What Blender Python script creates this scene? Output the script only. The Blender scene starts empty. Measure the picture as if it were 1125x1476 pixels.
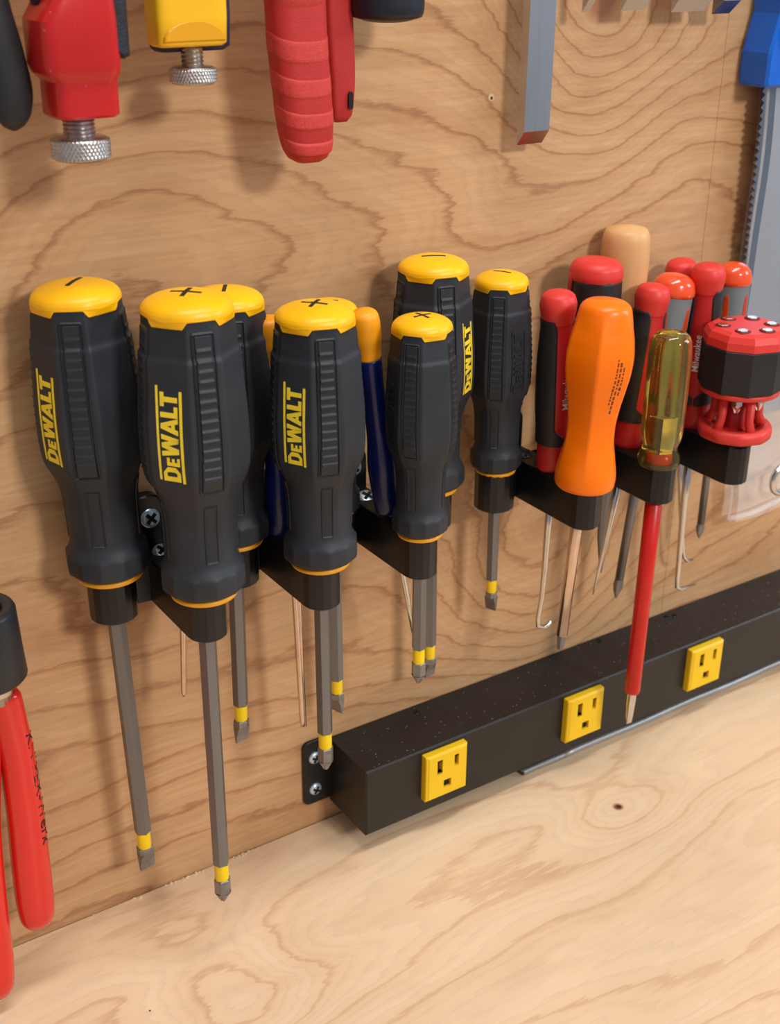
import bpy, bmesh, math, random
import numpy as np
from mathutils import Vector, Matrix, Quaternion
random.seed(7)
S = 0.001                                   # all lengths below are in millimetres
SC = bpy.context.scene
COL = SC.collection

# ------------------------------------------------------------------ camera
FPX, W, H = 1815.3, 1125.0, 1476.0
CAM = Vector((-240.44, -409.86, 381.93))
cr = Vector((0.83362747, -0.55228236, 0.00703163))
cu = Vector((0.23014245, 0.35889901, 0.90455843))
cf = Vector((0.50209531, 0.75244648, -0.42629168))
cam = bpy.data.cameras.new('camera')
cam.sensor_fit = 'HORIZONTAL'; cam.sensor_width = 36.0; cam.lens = 36.0 * FPX / W
cam.dof.use_dof = True; cam.dof.focus_distance = 0.475; cam.dof.aperture_fstop = 24.0
cam.clip_start = 0.01; cam.clip_end = 20
camo = bpy.data.objects.new('camera', cam); COL.objects.link(camo)
m = Matrix.Identity(4)
for i in range(3):
    m[i][0] = cr[i]; m[i][1] = cu[i]; m[i][2] = -cf[i]; m[i][3] = CAM[i] * S
camo.matrix_world = m
SC.camera = camo

# ------------------------------------------------------------------ world, lamps, exposure
wd = bpy.data.worlds.new('shop_air'); SC.world = wd; wd.use_nodes = True
bg = wd.node_tree.nodes['Background']
bg.inputs[0].default_value = (0.93, 0.96, 1.0, 1); bg.inputs[1].default_value = 0.30
def area(name, loc, target, sx, sy, power, color=(1, 1, 1)):
    l = bpy.data.lights.new(name, 'AREA'); l.shape = 'RECTANGLE'; l.size = sx; l.size_y = sy
    l.energy = power; l.color = color
    o = bpy.data.objects.new(name, l); COL.objects.link(o)
    o.location = loc
    o.rotation_euler = (Vector(target) - Vector(loc)).to_track_quat('-Z', 'Y').to_euler()
    return o
area('shop_tube_light_overhead', (0.05, -0.42, 1.75), (0.05, -0.05, 0.1), 1.2, 0.22, 15.5, (1.0, 0.985, 0.96))
area('shop_tube_light_front', (0.25, -1.75, 1.15), (0.05, 0, 0.2), 0.30, 0.22, 16, (1.0, 0.985, 0.955))
area('shop_tube_light_right', (1.5, -0.9, 0.9), (0.1, 0, 0.2), 0.5, 0.5, 9, (0.78, 0.89, 1.0))
vs = SC.view_settings
vs.view_transform = 'Standard'; vs.look = 'None'; vs.exposure = 0.14; vs.gamma = 1.0; vs.use_curve_mapping = False

# ------------------------------------------------------------------ materials
MATS = {}
def nm(name):
    mt = bpy.data.materials.new(name); mt.use_nodes = True
    nt = mt.node_tree; b = nt.nodes['Principled BSDF']
    return mt, nt, b
def srgb(r, g, b):
    f = lambda c: (c/255/12.92) if c/255 <= 0.04045 else ((c/255+0.055)/1.055)**2.4
    return (f(r), f(g), f(b))
def mat(name, col, rough=0.5, metal=0.0, var=0.12, scale=60, bump=0.0, bscale=900, spec=0.5, trans=0.0, ior=1.45,
        chips=None, alpha=1.0, coat=0.0, aniso=0.0, stretch=None):
    """plain coloured surface with procedural mottling, fine relief and optional wear chips"""
    if name in MATS: return MATS[name]
    mt, nt, b = nm(name); N = nt.nodes; L = nt.links
    tc = N.new('ShaderNodeTexCoord'); mp = N.new('ShaderNodeMapping')
    L.new(tc.outputs['Object'], mp.inputs[0])
    if stretch: mp.inputs['Scale'].default_value = stretch
    nz = N.new('ShaderNodeTexNoise'); nz.inputs['Scale'].default_value = scale; nz.inputs['Detail'].default_value = 5
    L.new(mp.outputs[0], nz.inputs[0])
    rp = N.new('ShaderNodeValToRGB')
    c0 = [max(0, c*(1-var)) for c in col]; c1 = [min(1, c*(1+var)) for c in col]
    rp.color_ramp.elements[0].color = (*c0, 1); rp.color_ramp.elements[1].color = (*c1, 1)
    rp.color_ramp.elements[0].position = 0.3; rp.color_ramp.elements[1].position = 0.7
    L.new(nz.outputs[0], rp.inputs[0])
    out = rp.outputs[0]
    if chips:
        cn = N.new('ShaderNodeTexNoise'); cn.inputs['Scale'].default_value = chips[1]; cn.inputs['Detail'].default_value = 6; cn.inputs['Roughness'].default_value = 0.7
        L.new(tc.outputs['Object'], cn.inputs[0])
        cr_ = N.new('ShaderNodeValToRGB'); cr_.color_ramp.elements[0].position = chips[2]; cr_.color_ramp.elements[1].position = chips[2]+0.03
        L.new(cn.outputs[0], cr_.inputs[0])
        mx = N.new('ShaderNodeMix'); mx.data_type = 'RGBA'
        L.new(cr_.outputs[0], mx.inputs[0]); L.new(out, mx.inputs[6]); mx.inputs[7].default_value = (*chips[0], 1)
        out = mx.outputs[2]
    L.new(out, b.inputs['Base Color'])
    b.inputs['Roughness'].default_value = rough; b.inputs['Metallic'].default_value = metal
    b.inputs['Specular IOR Level'].default_value = spec; b.inputs['IOR'].default_value = ior
    b.inputs['Transmission Weight'].default_value = trans; b.inputs['Alpha'].default_value = alpha
    b.inputs['Coat Weight'].default_value = coat
    if bump > 0:
        bn = N.new('ShaderNodeTexNoise'); bn.inputs['Scale'].default_value = bscale; bn.inputs['Detail'].default_value = 3
        L.new(mp.outputs[0], bn.inputs[0])
        bp = N.new('ShaderNodeBump'); bp.inputs['Strength'].default_value = bump; bp.inputs['Distance'].default_value = 0.0003
        L.new(bn.outputs[0], bp.inputs['Height']); L.new(bp.outputs[0], b.inputs['Normal'])
    MATS[name] = mt
    return mt

def plywood(name, axes, base, line, pale, knots, fscale, nscale, namp, linew, fibre, rough, lamt, pin=None, seed=0.0):
    """rotary-cut veneer: thin growth lines are the contours of a stretched noise field with bumps at the knots"""
    mt, nt, b = nm(name); N = nt.nodes; L = nt.links
    def math_(op, a, c=None, v=None):
        n = N.new('ShaderNodeMath'); n.operation = op
        if hasattr(a, 'links'): L.new(a, n.inputs[0])
        else: n.inputs[0].default_value = a
        if c is not None:
            if hasattr(c, 'links'): L.new(c, n.inputs[1])
            else: n.inputs[1].default_value = c
        return n.outputs[0]
    tc = N.new('ShaderNodeTexCoord'); sp = N.new('ShaderNodeSeparateXYZ'); L.new(tc.outputs['Object'], sp.inputs[0])
    gx, gz = sp.outputs[axes[0]], sp.outputs[axes[1]]
    cb = N.new('ShaderNodeCombineXYZ'); L.new(gx, cb.inputs[0]); L.new(gz, cb.inputs[1]); cb.inputs[2].default_value = seed
    def noise(sx, sy, det, rough_=0.5, off=0.0):
        mp = N.new('ShaderNodeMapping'); mp.inputs['Scale'].default_value = (sx, sy, 1); mp.inputs['Location'].default_value = (off, off*0.7, off)
        L.new(cb.outputs[0], mp.inputs[0])
        n = N.new('ShaderNodeTexNoise'); n.inputs['Scale'].default_value = 1; n.inputs['Detail'].default_value = det; n.inputs['Roughness'].default_value = rough_
        L.new(mp.outputs[0], n.inputs[0]); return n.outputs[0]
    fld = math_('MULTIPLY', gz, fscale)
    fld = math_('ADD', fld, math_('MULTIPLY', noise(nscale[0], nscale[1], 2.0, 0.45), namp))
    fld = math_('ADD', fld, math_('MULTIPLY', noise(nscale[0]*5, nscale[1]*6, 3.0, 0.6, 3.1), namp*0.09))
    fld = math_('ADD', fld, math_('MULTIPLY', noise(nscale[0]*9, nscale[1]*22, 5.0, 0.7, 5.1), namp*0.075))
    for (kx, kz, rx, rz, amp) in knots:
        dx = math_('DIVIDE', math_('SUBTRACT', gx, kx), rx); dz = math_('DIVIDE', math_('SUBTRACT', gz, kz), rz)
        d2 = math_('ADD', math_('MULTIPLY', dx, dx), math_('MULTIPLY', dz, dz))
        fld = math_('ADD', fld, math_('MULTIPLY', math_('EXPONENT', math_('MULTIPLY', d2, -1.0)), amp))
    fr = math_('FRACT', fld)
    rp = N.new('ShaderNodeValToRGB'); e = rp.color_ramp.elements
    e[0].position = 0.0; e[0].color = (*base, 1); e[1].position = 1.0; e[1].color = (*base, 1)
    a = e.new(0.30); a.color = (*pale, 1)
    a = e.new(1.0-3.0*linew); a.color = (*base, 1)
    a = e.new(1.0-0.9*linew); a.color = (*line, 1)
    L.new(fr, rp.inputs[0])
    # broad tone and where the lines fade out
    mx = N.new('ShaderNodeMix'); mx.data_type = 'RGBA'
    fade = N.new('ShaderNodeMapRange'); L.new(noise(nscale[0]*1.6, nscale[1]*1.2, 3, 0.5, 7.7), fade.inputs[0])
    fade.inputs[1].default_value = 0.35; fade.inputs[2].default_value = 0.62; fade.inputs[3].default_value = 1.0-lamt; fade.inputs[4].default_value = 0.02
    L.new(fade.outputs[0], mx.inputs[0]); L.new(rp.outputs[0], mx.inputs[6]); mx.inputs[7].default_value = (*base, 1)
    # fibre streaks
    fb = noise(fibre[0], fibre[1], 4, 0.6, 11.3)
    fr2 = N.new('ShaderNodeMapRange'); L.new(fb, fr2.inputs[0]); fr2.inputs[1].default_value = 0.3; fr2.inputs[2].default_value = 0.7
    fr2.inputs[3].default_value = 1-fibre[2]; fr2.inputs[4].default_value = 1+fibre[2]
    bl = noise(6, 9, 3, 0.5, 23.0)
    br = N.new('ShaderNodeMapRange'); L.new(bl, br.inputs[0]); br.inputs[1].default_value = 0.3; br.inputs[2].default_value = 0.7
    br.inputs[3].default_value = 0.9; br.inputs[4].default_value = 1.08
    ff = N.new('ShaderNodeMapRange'); L.new(math_('FRACT', math_('MULTIPLY', fld, 4.0)), ff.inputs[0]); ff.inputs[1].default_value = 0.55; ff.inputs[2].default_value = 1.0
    ff.inputs[3].default_value = 1.012; ff.inputs[4].default_value = 0.94
    patch = N.new('ShaderNodeMix'); patch.data_type = 'RGBA'; patch.blend_type = 'MULTIPLY'
    pr = N.new('ShaderNodeMapRange'); L.new(noise(13, 34, 5, 0.65, 31.0), pr.inputs[0]); pr.inputs[1].default_value = 0.5; pr.inputs[2].default_value = 0.68; pr.inputs[3].default_value = 0; pr.inputs[4].default_value = fibre[3]
    L.new(pr.outputs[0], patch.inputs[0]); L.new(mx.outputs[2], patch.inputs[6]); patch.inputs[7].default_value = (0.82, 0.72, 0.66, 1)
    mul = N.new('ShaderNodeVectorMath'); mul.operation = 'SCALE'; L.new(patch.outputs[2], mul.inputs[0]); L.new(math_('MULTIPLY', math_('MULTIPLY', fr2.outputs[0], ff.outputs[0]), br.outputs[0]), mul.inputs['Scale'])
    out = mul.outputs[0]
    for (kx, kz, rad, kc) in (pin or []):
        dx = math_('SUBTRACT', gx, kx); dz = math_('SUBTRACT', gz, kz)
        d = math_('SQRT', math_('ADD', math_('MULTIPLY', dx, dx), math_('MULTIPLY', dz, dz)))
        k = N.new('ShaderNodeMapRange'); L.new(d, k.inputs[0]); k.inputs[1].default_value = rad*0.45; k.inputs[2].default_value = rad; k.inputs[3].default_value = 1; k.inputs[4].default_value = 0
        m2 = N.new('ShaderNodeMix'); m2.data_type = 'RGBA'; L.new(k.outputs[0], m2.inputs[0]); L.new(out, m2.inputs[6]); m2.inputs[7].default_value = (*kc, 1)
        out = m2.outputs[2]
    L.new(out, b.inputs['Base Color']); b.inputs['Roughness'].default_value = rough; b.inputs['Specular IOR Level'].default_value = 0.35
    bp = N.new('ShaderNodeBump'); bp.inputs['Strength'].default_value = 0.12; bp.inputs['Distance'].default_value = 0.0004
    L.new(fb, bp.inputs['Height']); L.new(bp.outputs[0], b.inputs['Normal'])
    return mt

M_WALL = plywood('varnished_plywood', ('X', 'Z'), srgb(198, 153, 109), srgb(168, 121, 84), srgb(204, 161, 118),
                 [(0.134, 0.352, 0.046, 0.058, 6.0), (0.128, 0.105, 0.062, 0.085, 4.5), (0.045, 0.235, 0.09, 0.04, 1.5), (-0.06, 0.29, 0.1, 0.05, -2.0)],
                 46.0, (4.5, 10.0), 6.5, 0.06, (18, 560, 0.08, 0.75), 0.42, 0.82,
                 pin=[(0.0795, 0.3185, 0.0017, srgb(225, 200, 160)), (0.0797, 0.3182, 0.0009, srgb(70, 45, 25)), (0.134, 0.352, 0.010, srgb(164, 114, 80))], seed=0.3)
M_BENCH = plywood('pale_birch_plywood', ('X', 'Y'), srgb(228, 194, 157), srgb(213, 171, 133), srgb(233, 202, 167),
                  [(0.119, -0.069, 0.03, 0.02, 1.6), (-0.088, -0.075, 0.03, 0.05, 1.6)],
                  24.0, (4.0, 15.0), 4.5, 0.05, (14, 300, 0.02, 0.3), 0.38, 0.5,
                  pin=[(0.119, -0.069, 0.0032, srgb(120, 70, 40)), (0.1194, -0.069, 0.0014, srgb(60, 35, 22)), (-0.118, -0.062, 0.0006, srgb(90, 60, 40))], seed=2.0)

RUBBER = mat('black_rubber', (0.0225, 0.0255, 0.0315), 0.52, var=0.25, scale=45, bump=0.25, bscale=2500, spec=0.45)
RUBPAD = mat('black_rubber_pad', (0.0185, 0.021, 0.026), 0.45, var=0.2, scale=60, bump=0.3, bscale=3000, spec=0.45)
YCAP = mat('yellow_cap_plastic', srgb(255, 186, 8), 0.38, var=0.05, bump=0.1, bscale=1500)
YLOGO = mat('yellow_print', srgb(248, 214, 48), 0.5, var=0.06, scale=300)
YRING = mat('amber_ring', srgb(240, 165, 30), 0.35, var=0.05)
YBAND = mat('yellow_band_paint', srgb(245, 205, 15), 0.38, var=0.05)
INK = mat('black_ink', (0.012, 0.011, 0.010), 0.6, var=0.3)
SHANK = mat('grey_shank_steel', (0.19, 0.188, 0.192), 0.38, metal=0.75, var=0.10, scale=120, stretch=(1, 1, 0.15), bump=0.05)
TIPM = mat('bit_tip_steel', (0.24, 0.236, 0.236), 0.42, metal=0.8, var=0.18, scale=300)
CHROME = mat('bright_steel', (0.62, 0.6, 0.58), 0.18, metal=1.0, var=0.06, scale=200)
COPPER = mat('warm_steel_rod', (0.70, 0.56, 0.47), 0.22, metal=1.0, var=0.08, scale=200)
ZINC = mat('zinc_screw', (0.56, 0.68, 0.76), 0.34, metal=0.55, var=0.2, scale=600)
PRINT = mat('black_printed_plastic', (0.006, 0.0062, 0.0075), 0.3, var=0.3, scale=40, bump=0.15, bscale=1500, stretch=(0.3, 0.3, 2.0), spec=0.5)
STRIPB = mat('black_powder_coat', (0.0105, 0.0098, 0.0095), 0.42, var=0.25, scale=70, bump=0.22, bscale=2600, spec=0.5, chips=((0.09, 0.08, 0.07), 900, 0.735))
OUTLET = mat('yellow_outlet_plastic', srgb(238, 192, 22), 0.42, var=0.04, bump=0.05)
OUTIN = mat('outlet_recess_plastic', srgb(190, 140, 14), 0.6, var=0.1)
DARK = mat('dark_void', (0.01, 0.008, 0.006), 0.8, var=0.2)
BLUE = mat('navy_blue_plastic', (0.004, 0.010, 0.105), 0.32, var=0.1, scale=40, coat=0.2)
OTIP = mat('orange_yellow_soft_tip', srgb(250, 160, 20), 0.42, var=0.06)
ORANGE = mat('bright_orange_plastic', (1.0, 0.185, 0.0), 0.32, var=0.02, scale=30, spec=0.45)
ORTEXT = mat('worn_dark_print', srgb(120, 50, 10), 0.6, var=0.2)
RED = mat('red_plastic', srgb(184, 30, 32), 0.42, var=0.06, scale=40, bump=0.08)
REDCAP = mat('red_soft_cap', srgb(216, 56, 48), 0.45, var=0.05, scale=40)
ORRED = mat('orange_red_plastic', srgb(232, 78, 34), 0.2, var=0.05, coat=0.5)
GREYG = mat('grey_soft_grip', srgb(112, 118, 120), 0.55, var=0.06, scale=50, bump=0.1)
INLAY = mat('orange_inlay', srgb(190, 62, 20), 0.35, var=0.06)
BLKG = mat('black_soft_grip', (0.016, 0.014, 0.014), 0.5, var=0.2, bump=0.1)
WHITE = mat('white_print', (0.72, 0.68, 0.68), 0.5, var=0.05)
REDSH = mat('red_insulated_sleeve', srgb(196, 24, 18), 0.35, var=0.05, scale=60)
WOODH = mat('turned_beech', srgb(216, 166, 112), 0.45, var=0.09, scale=70, stretch=(1, 1, 0.12), bump=0.08)
REDENAMEL = mat('scuffed_red_enamel', srgb(192, 26, 26), 0.30, var=0.08, scale=40, chips=((0.55, 0.28, 0.22), 380, 0.66), coat=0.2)
YELENAMEL = mat('yellow_enamel', srgb(250, 190, 30), 0.36, var=0.06, scale=50, chips=(srgb(170, 120, 20), 330, 0.72))
YELSCOOP = mat('ochre_enamel', srgb(226, 158, 10), 0.4, var=0.05)
INDIGO = mat('dark_indigo_grip', (0.020, 0.016, 0.045), 0.6, var=0.3, scale=400, bump=0.6, bscale=1800)
NAVYTX = mat('dark_textured_panel', (0.012, 0.012, 0.022), 0.55, var=0.5, scale=700, bump=0.8, bscale=1500)
KNURL = mat('knurled_steel', (0.52, 0.50, 0.49), 0.3, metal=0.95, var=0.15, scale=400)
PLIERRED = mat('red_textured_grip', srgb(184, 40, 36), 0.55, var=0.08, scale=90, bump=0.35, bscale=1600)
PLIERBAND = mat('red_raised_grip', srgb(200, 58, 52), 0.62, var=0.10, scale=900, bump=0.6, bscale=2200)
DIPRED = mat('red_dipped_vinyl', srgb(214, 34, 26), 0.24, var=0.04, scale=40, coat=0.4)
DIPBLK = mat('black_dipped_vinyl', (0.018, 0.018, 0.019), 0.5, var=0.25, scale=60, bump=0.15)
BLADE = mat('ground_steel', (0.52, 0.54, 0.60), 0.3, metal=1.0, var=0.06, scale=250, stretch=(1, 1, 0.06))
SAWST = mat('saw_plate_steel', (0.34, 0.385, 0.47), 0.26, metal=0.95, var=0.10, scale=40, stretch=(1, 1, 0.2))
SAWBLUE = mat('bright_blue_plastic', srgb(18, 96, 200), 0.35, var=0.06, scale=40)
SLATE = mat('slate_blue_backing', (0.10, 0.13, 0.18), 0.6, var=0.1)
CLEAR = mat('clear_plastic_film', (0.93, 0.94, 0.95), 0.22, var=0.02, alpha=0.22, spec=0.6)
AMBER = mat('amber_clear_acetate', srgb(255, 232, 105), 0.07, var=0.02, trans=0.97, ior=1.46)
DUST = mat('sawdust', srgb(222, 190, 150), 0.9, var=0.15, scale=2000)
GREYDUST = mat('grey_dust', (0.22, 0.20, 0.18), 0.9, var=0.3, scale=2000)

# ------------------------------------------------------------------ builders
def obj(name, v, f, mt, parent=None, smooth=True, recalc=True):
    me = bpy.data.meshes.new(name)
    me.from_pydata([tuple(c*S for c in p) for p in v], [], f)
    if recalc:
        bm = bmesh.new(); bm.from_mesh(me); bmesh.ops.recalc_face_normals(bm, faces=bm.faces); bm.to_mesh(me); bm.free()
    if smooth:
        for p in me.polygons: p.use_smooth = True
    if mt: me.materials.append(mt)
    o = bpy.data.objects.new(name, me); COL.objects.link(o)
    if parent: o.parent = parent
    return o
def sharp(o, ang=35):
    me = o.data; bm = bmesh.new(); bm.from_mesh(me)
    for e in bm.edges:
        if len(e.link_faces) == 2 and e.calc_face_angle(0) > math.radians(ang): e.smooth = False
    bm.to_mesh(me); bm.free(); return o
def tag(o, label=None, cat=None, group=None, kind=None):
    if label: o['label'] = label
    if cat: o['category'] = cat
    if group: o['group'] = group
    if kind: o['kind'] = kind
    return o
def thing(name, label, cat, loc=(0, 0, 0), axis=(0, 0, 1), rotz=0.0, group=None):
    o = bpy.data.objects.new(name, None); COL.objects.link(o); o.empty_display_size = 0.005
    o.location = Vector(loc)*S; o.rotation_mode = 'QUATERNION'
    q = Vector((0, 0, 1)).rotation_difference(Vector(axis).normalized())
    o.rotation_quaternion = q @ Quaternion((0, 0, 1), rotz)
    return tag(o, label, cat, group)
def like(src, name, parent):                     # another part that shares the mesh of an alike one
    o = bpy.data.objects.new(name, src.data); COL.objects.link(o); o.parent = parent; return o
def join(*parts):
    V, F = [], []
    for v, f in parts:
        n = len(V); V += list(v); F += [tuple(i+n for i in q) for q in f]
    return V, F
def move(p, d): return [(a[0]+d[0], a[1]+d[1], a[2]+d[2]) for a in p[0]], p[1]
def grid(fn, nu, nv, closed=True, cap0=False, cap1=False):
    V = []; F = []
    w = nu if closed else nu+1
    for j in range(nv+1):
        for i in range(w): V.append(fn(i/nu, j/nv))
    for j in range(nv):
        for i in range(nu):
            a = j*w+i; b2 = j*w+(i+1) % w if closed else j*w+i+1
            F.append((a, b2, b2+w, a+w))
    if cap0: F.append(tuple(range(w-1, -1, -1)))
    if cap1: F.append(tuple(nv*w+i for i in range(w)))
    return V, F
def pchip(xs, ys):
    xs = np.array(xs, float); ys = np.array(ys, float); h = np.diff(xs); d = np.diff(ys)/h
    mm = np.zeros(len(xs)); mm[0] = d[0]; mm[-1] = d[-1]
    for i in range(1, len(xs)-1):
        if d[i-1]*d[i] > 0: mm[i] = 2/(1/d[i-1]+1/d[i])
    def f(x):
        x = min(max(x, xs[0]), xs[-1]); k = min(int(np.searchsorted(xs, x, 'right'))-1, len(xs)-2); k = max(k, 0)
        t = (x-xs[k])/h[k]
        return float((2*t**3-3*t**2+1)*ys[k]+(t**3-2*t**2+t)*h[k]*mm[k]+(-2*t**3+3*t**2)*ys[k+1]+(t**3-t**2)*h[k]*mm[k+1])
    return f
def lathe(prof, n=40, shape=None, rot=0.0):
    """prof: list of (r, z); ends closed with a fan when r is 0, else capped"""
    V = []; F = []; k = len(prof)
    for r, z in prof:
        for i in range(n):
            t = 2*math.pi*i/n+rot; s = shape(t, z) if shape else 1.0
            V.append((r*s*math.cos(t), r*s*math.sin(t), z))
    for j in range(k-1):
        for i in range(n): F.append((j*n+i, j*n+(i+1) % n, (j+1)*n+(i+1) % n, (j+1)*n+i))
    F.append(tuple(range(n-1, -1, -1))); F.append(tuple((k-1)*n+i for i in range(n)))
    return V, F
def smoothprof(pts, n):
    f = pchip([p[1] for p in pts], [p[0] for p in pts]); z0, z1 = pts[0][1], pts[-1][1]
    return [(f(z0+(z1-z0)*i/n), z0+(z1-z0)*i/n) for i in range(n+1)]
def prism(poly, z0, z1, bev=0.0):
    """extrude a convex or star-shaped outline; bevelled rims"""
    n = len(poly); cx = sum(p[0] for p in poly)/n; cy = sum(p[1] for p in poly)/n
    def inset(d):
        out = []
        for i in range(n):
            a = Vector(poly[i-1]); b = Vector(poly[i]); c = Vector(poly[(i+1) % n])
            e1 = (b-a).normalized(); e2 = (c-b).normalized(); nn = Vector((-(e1.y+e2.y), e1.x+e2.x))
            if nn.length < 1e-6: nn = Vector((-e1.y, e1.x))
            nn.normalize(); co = max(0.35, nn.dot(Vector((-e1.y, e1.x))))
            out.append((b.x+nn.x*d/co, b.y+nn.y*d/co))
        return out
    area2 = sum(poly[i][0]*poly[(i+1) % n][1]-poly[(i+1) % n][0]*poly[i][1] for i in range(n))
    if area2 < 0: poly = poly[::-1]
    rings = [(poly, z0), (poly, z1)] if bev <= 0 else [(inset(bev), z0), (poly, z0+bev), (poly, z1-bev), (inset(bev), z1)]
    V = []; F = []
    for pl, z in rings: V += [(p[0], p[1], z) for p in pl]
    for j in range(len(rings)-1):
        for i in range(n): F.append((j*n+i, j*n+(i+1) % n, (j+1)*n+(i+1) % n, (j+1)*n+i))
    F.append(tuple(range(n-1, -1, -1))); F.append(tuple((len(rings)-1)*n+i for i in range(n)))
    return V, F
def box(x0, x1, y0, y1, z0, z1, bev=0.0): return prism([(x0, y0), (x1, y0), (x1, y1), (x0, y1)], z0, z1, bev)
def swapyz(p):                                   # outline drawn in X,Z and pushed along -Y
    return [(a[0], -a[2], a[1]) for a in p[0]], [tuple(reversed(q)) for q in p[1]]
def rrect(x0, x1, y0, y1, r, n=4):
    out = []
    for cx, cy, a in ((x1-r, y0+r, -90), (x1-r, y1-r, 0), (x0+r, y1-r, 90), (x0+r, y0+r, 180)):
        for i in range(n+1):
            t = math.radians(a+90*i/n); out.append((cx+r*math.cos(t), cy+r*math.sin(t)))
    return out
def tube(path, rad, n=12):
    """round bar along a path; rad is one radius or a list"""
    P = [Vector(p) for p in path]; k = len(P); V = []; F = []
    rad = rad if isinstance(rad, (list, tuple)) else [rad]*k
    up = None
    for i in range(k):
        t = (P[min(i+1, k-1)]-P[max(i-1, 0)]).normalized()
        if up is None: up = t.orthogonal().normalized()
        up = (up-t*up.dot(t)).normalized(); b2 = t.cross(up)
        for j in range(n):
            a = 2*math.pi*j/n; q = P[i]+(up*math.cos(a)+b2*math.sin(a))*rad[i]; V.append(tuple(q))
    for i in range(k-1):
        for j in range(n): F.append((i*n+j, i*n+(j+1) % n, (i+1)*n+(j+1) % n, (i+1)*n+j))
    F.append(tuple(range(n-1, -1, -1))); F.append(tuple((k-1)*n+j for j in range(n)))
    return V, F
def loft(secs, n=28, power=2.6):
    """super-elliptic sections (cx, cy, z, half_x, half_y) stacked in z"""
    V = []; F = []; k = len(secs)
    for s in secs:
        cx, cy, z, a, b2 = s[:5]; pw = s[5] if len(s) > 5 else power
        for i in range(n):
            t = 2*math.pi*i/n; c, d = math.cos(t), math.sin(t)
            V.append((cx+a*math.copysign(abs(c)**(2/pw), c), cy+b2*math.copysign(abs(d)**(2/pw), d), z))
    for j in range(k-1):
        for i in range(n): F.append((j*n+i, j*n+(i+1) % n, (j+1)*n+(i+1) % n, (j+1)*n+i))
    F.append(tuple(range(n-1, -1, -1))); F.append(tuple((k-1)*n+i for i in range(n)))
    return V, F
def smoothsecs(secs, n):
    zs = [s[2] for s in secs]; fs = [pchip(zs, [s[k] for s in secs]) for k in (0, 1, 3, 4)]
    out = []
    for i in range(n+1):
        z = zs[0]+(zs[-1]-zs[0])*i/n; out.append((fs[0](z), fs[1](z), z, fs[2](z), fs[3](z)))
    return out
def quadpatch(q, fn, m_=3, h0=-0.1, h1=0.25):
    """a small plate: the 2-D quad q mapped through fn(u, v, height), with side walls"""
    V = []; F = []; w = m_+1
    for h in (h0, h1):
        for j in range(w):
            for i in range(w):
                s, t = i/m_, j/m_
                x = (1-s)*(1-t)*q[0][0]+s*(1-t)*q[1][0]+s*t*q[2][0]+(1-s)*t*q[3][0]
                y = (1-s)*(1-t)*q[0][1]+s*(1-t)*q[1][1]+s*t*q[2][1]+(1-s)*t*q[3][1]
                V.append(fn(x, y, h))
    o = w*w
    for j in range(m_):
        for i in range(m_): F.append((o+j*w+i, o+j*w+i+1, o+(j+1)*w+i+1, o+(j+1)*w+i))
    rim = [i for i in range(w)]+[j*w+m_ for j in range(1, w)]+[m_*w+i for i in range(m_-1, -1, -1)]+[j*w for j in range(m_-1, 0, -1)]
    for a in range(len(rim)):
        p, q2 = rim[a], rim[(a+1) % len(rim)]; F.append((p, q2, o+q2, o+p))
    return V, F
def fonttext(txt, size, bold=0.0):
    cu_ = bpy.data.curves.new('t', 'FONT'); cu_.body = txt; cu_.size = size; cu_.offset = bold; cu_.resolution_u = 2
    o = bpy.data.objects.new('t', cu_); COL.objects.link(o)
    me = bpy.data.meshes.new_from_object(o.evaluated_get(bpy.context.evaluated_depsgraph_get()))
    v = [tuple(p.co) for p in me.vertices]; f = [tuple(p.vertices) for p in me.polygons]
    bpy.data.objects.remove(o); bpy.data.curves.remove(cu_); bpy.data.meshes.remove(me)
    return v, f

# ------------------------------------------------------------------ setting: wall, bench
ROOM = []
o = obj('wall_back', *box(-420, 209, 0, 18, -60, 640), M_WALL, smooth=False); tag(o, 'varnished plywood back wall with wavy brown grain', kind='structure')
o2 = obj('wall_right', *box(209.06, 620, -0.12, 18, -60, 640, 0.25), M_WALL, smooth=False); tag(o2, 'second plywood board continuing the wall behind the saw', kind='structure')
o3 = obj('workbench_top', *box(-420, 620, -480, -0.4, -18, 0, 0.6), M_BENCH, smooth=False); tag(o3, 'pale birch plywood workbench top below the tool wall', 'workbench')

# ------------------------------------------------------------------ power strip
ps = thing('power_strip', 'long black metal power strip with yellow outlets on the wall', 'power strip', (0, 0, 10.6))
L_, D_, H_ = 430.0, 32.4, 34.7
o = obj('housing', *swapyz(prism([(0, 0), (L_, 0), (L_, H_), (0, H_)], 0.3, D_, 0.7)), STRIPB, ps, smooth=False)
br_ = obj('mounting_flange', *swapyz(prism(rrect(-14, 1.5, 2.2, 36.5, 3.2), 0.2, 1.9, 0.25)), STRIPB, ps, smooth=False)
def phillips_head(name, parent, c, nrm, r, mt, rotz=0.5):
    """pan head with a cross cut, facing along nrm"""
    prof = smoothprof([(r, 0), (r*0.97, 0.5), (r*0.8, 1.1), (r*0.45, 1.5), (0.05, 1.6)], 8)
    V, F = lathe(prof, 24)
    q = Vector((0, 0, 1)).rotation_difference(Vector(nrm).normalized()) @ Quaternion((0, 0, 1), rotz)
    V = [tuple(Vector(c)+q @ Vector(p)) for p in V]
    h = obj(name, V, F, mt, parent)
    a, b2 = r*0.62, r*0.17
    x1, f1 = box(-a, a, -b2, b2, 0.95, 1.72); x2, f2 = box(-b2, b2, -a, a, 0.95, 1.72)
    V, F = join((x1, f1), (x2, f2)); V = [tuple(Vector(c)+q @ Vector(p)) for p in V]
    obj('cross_recess', V, F, DARK, h, smooth=False)
    return h
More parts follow.
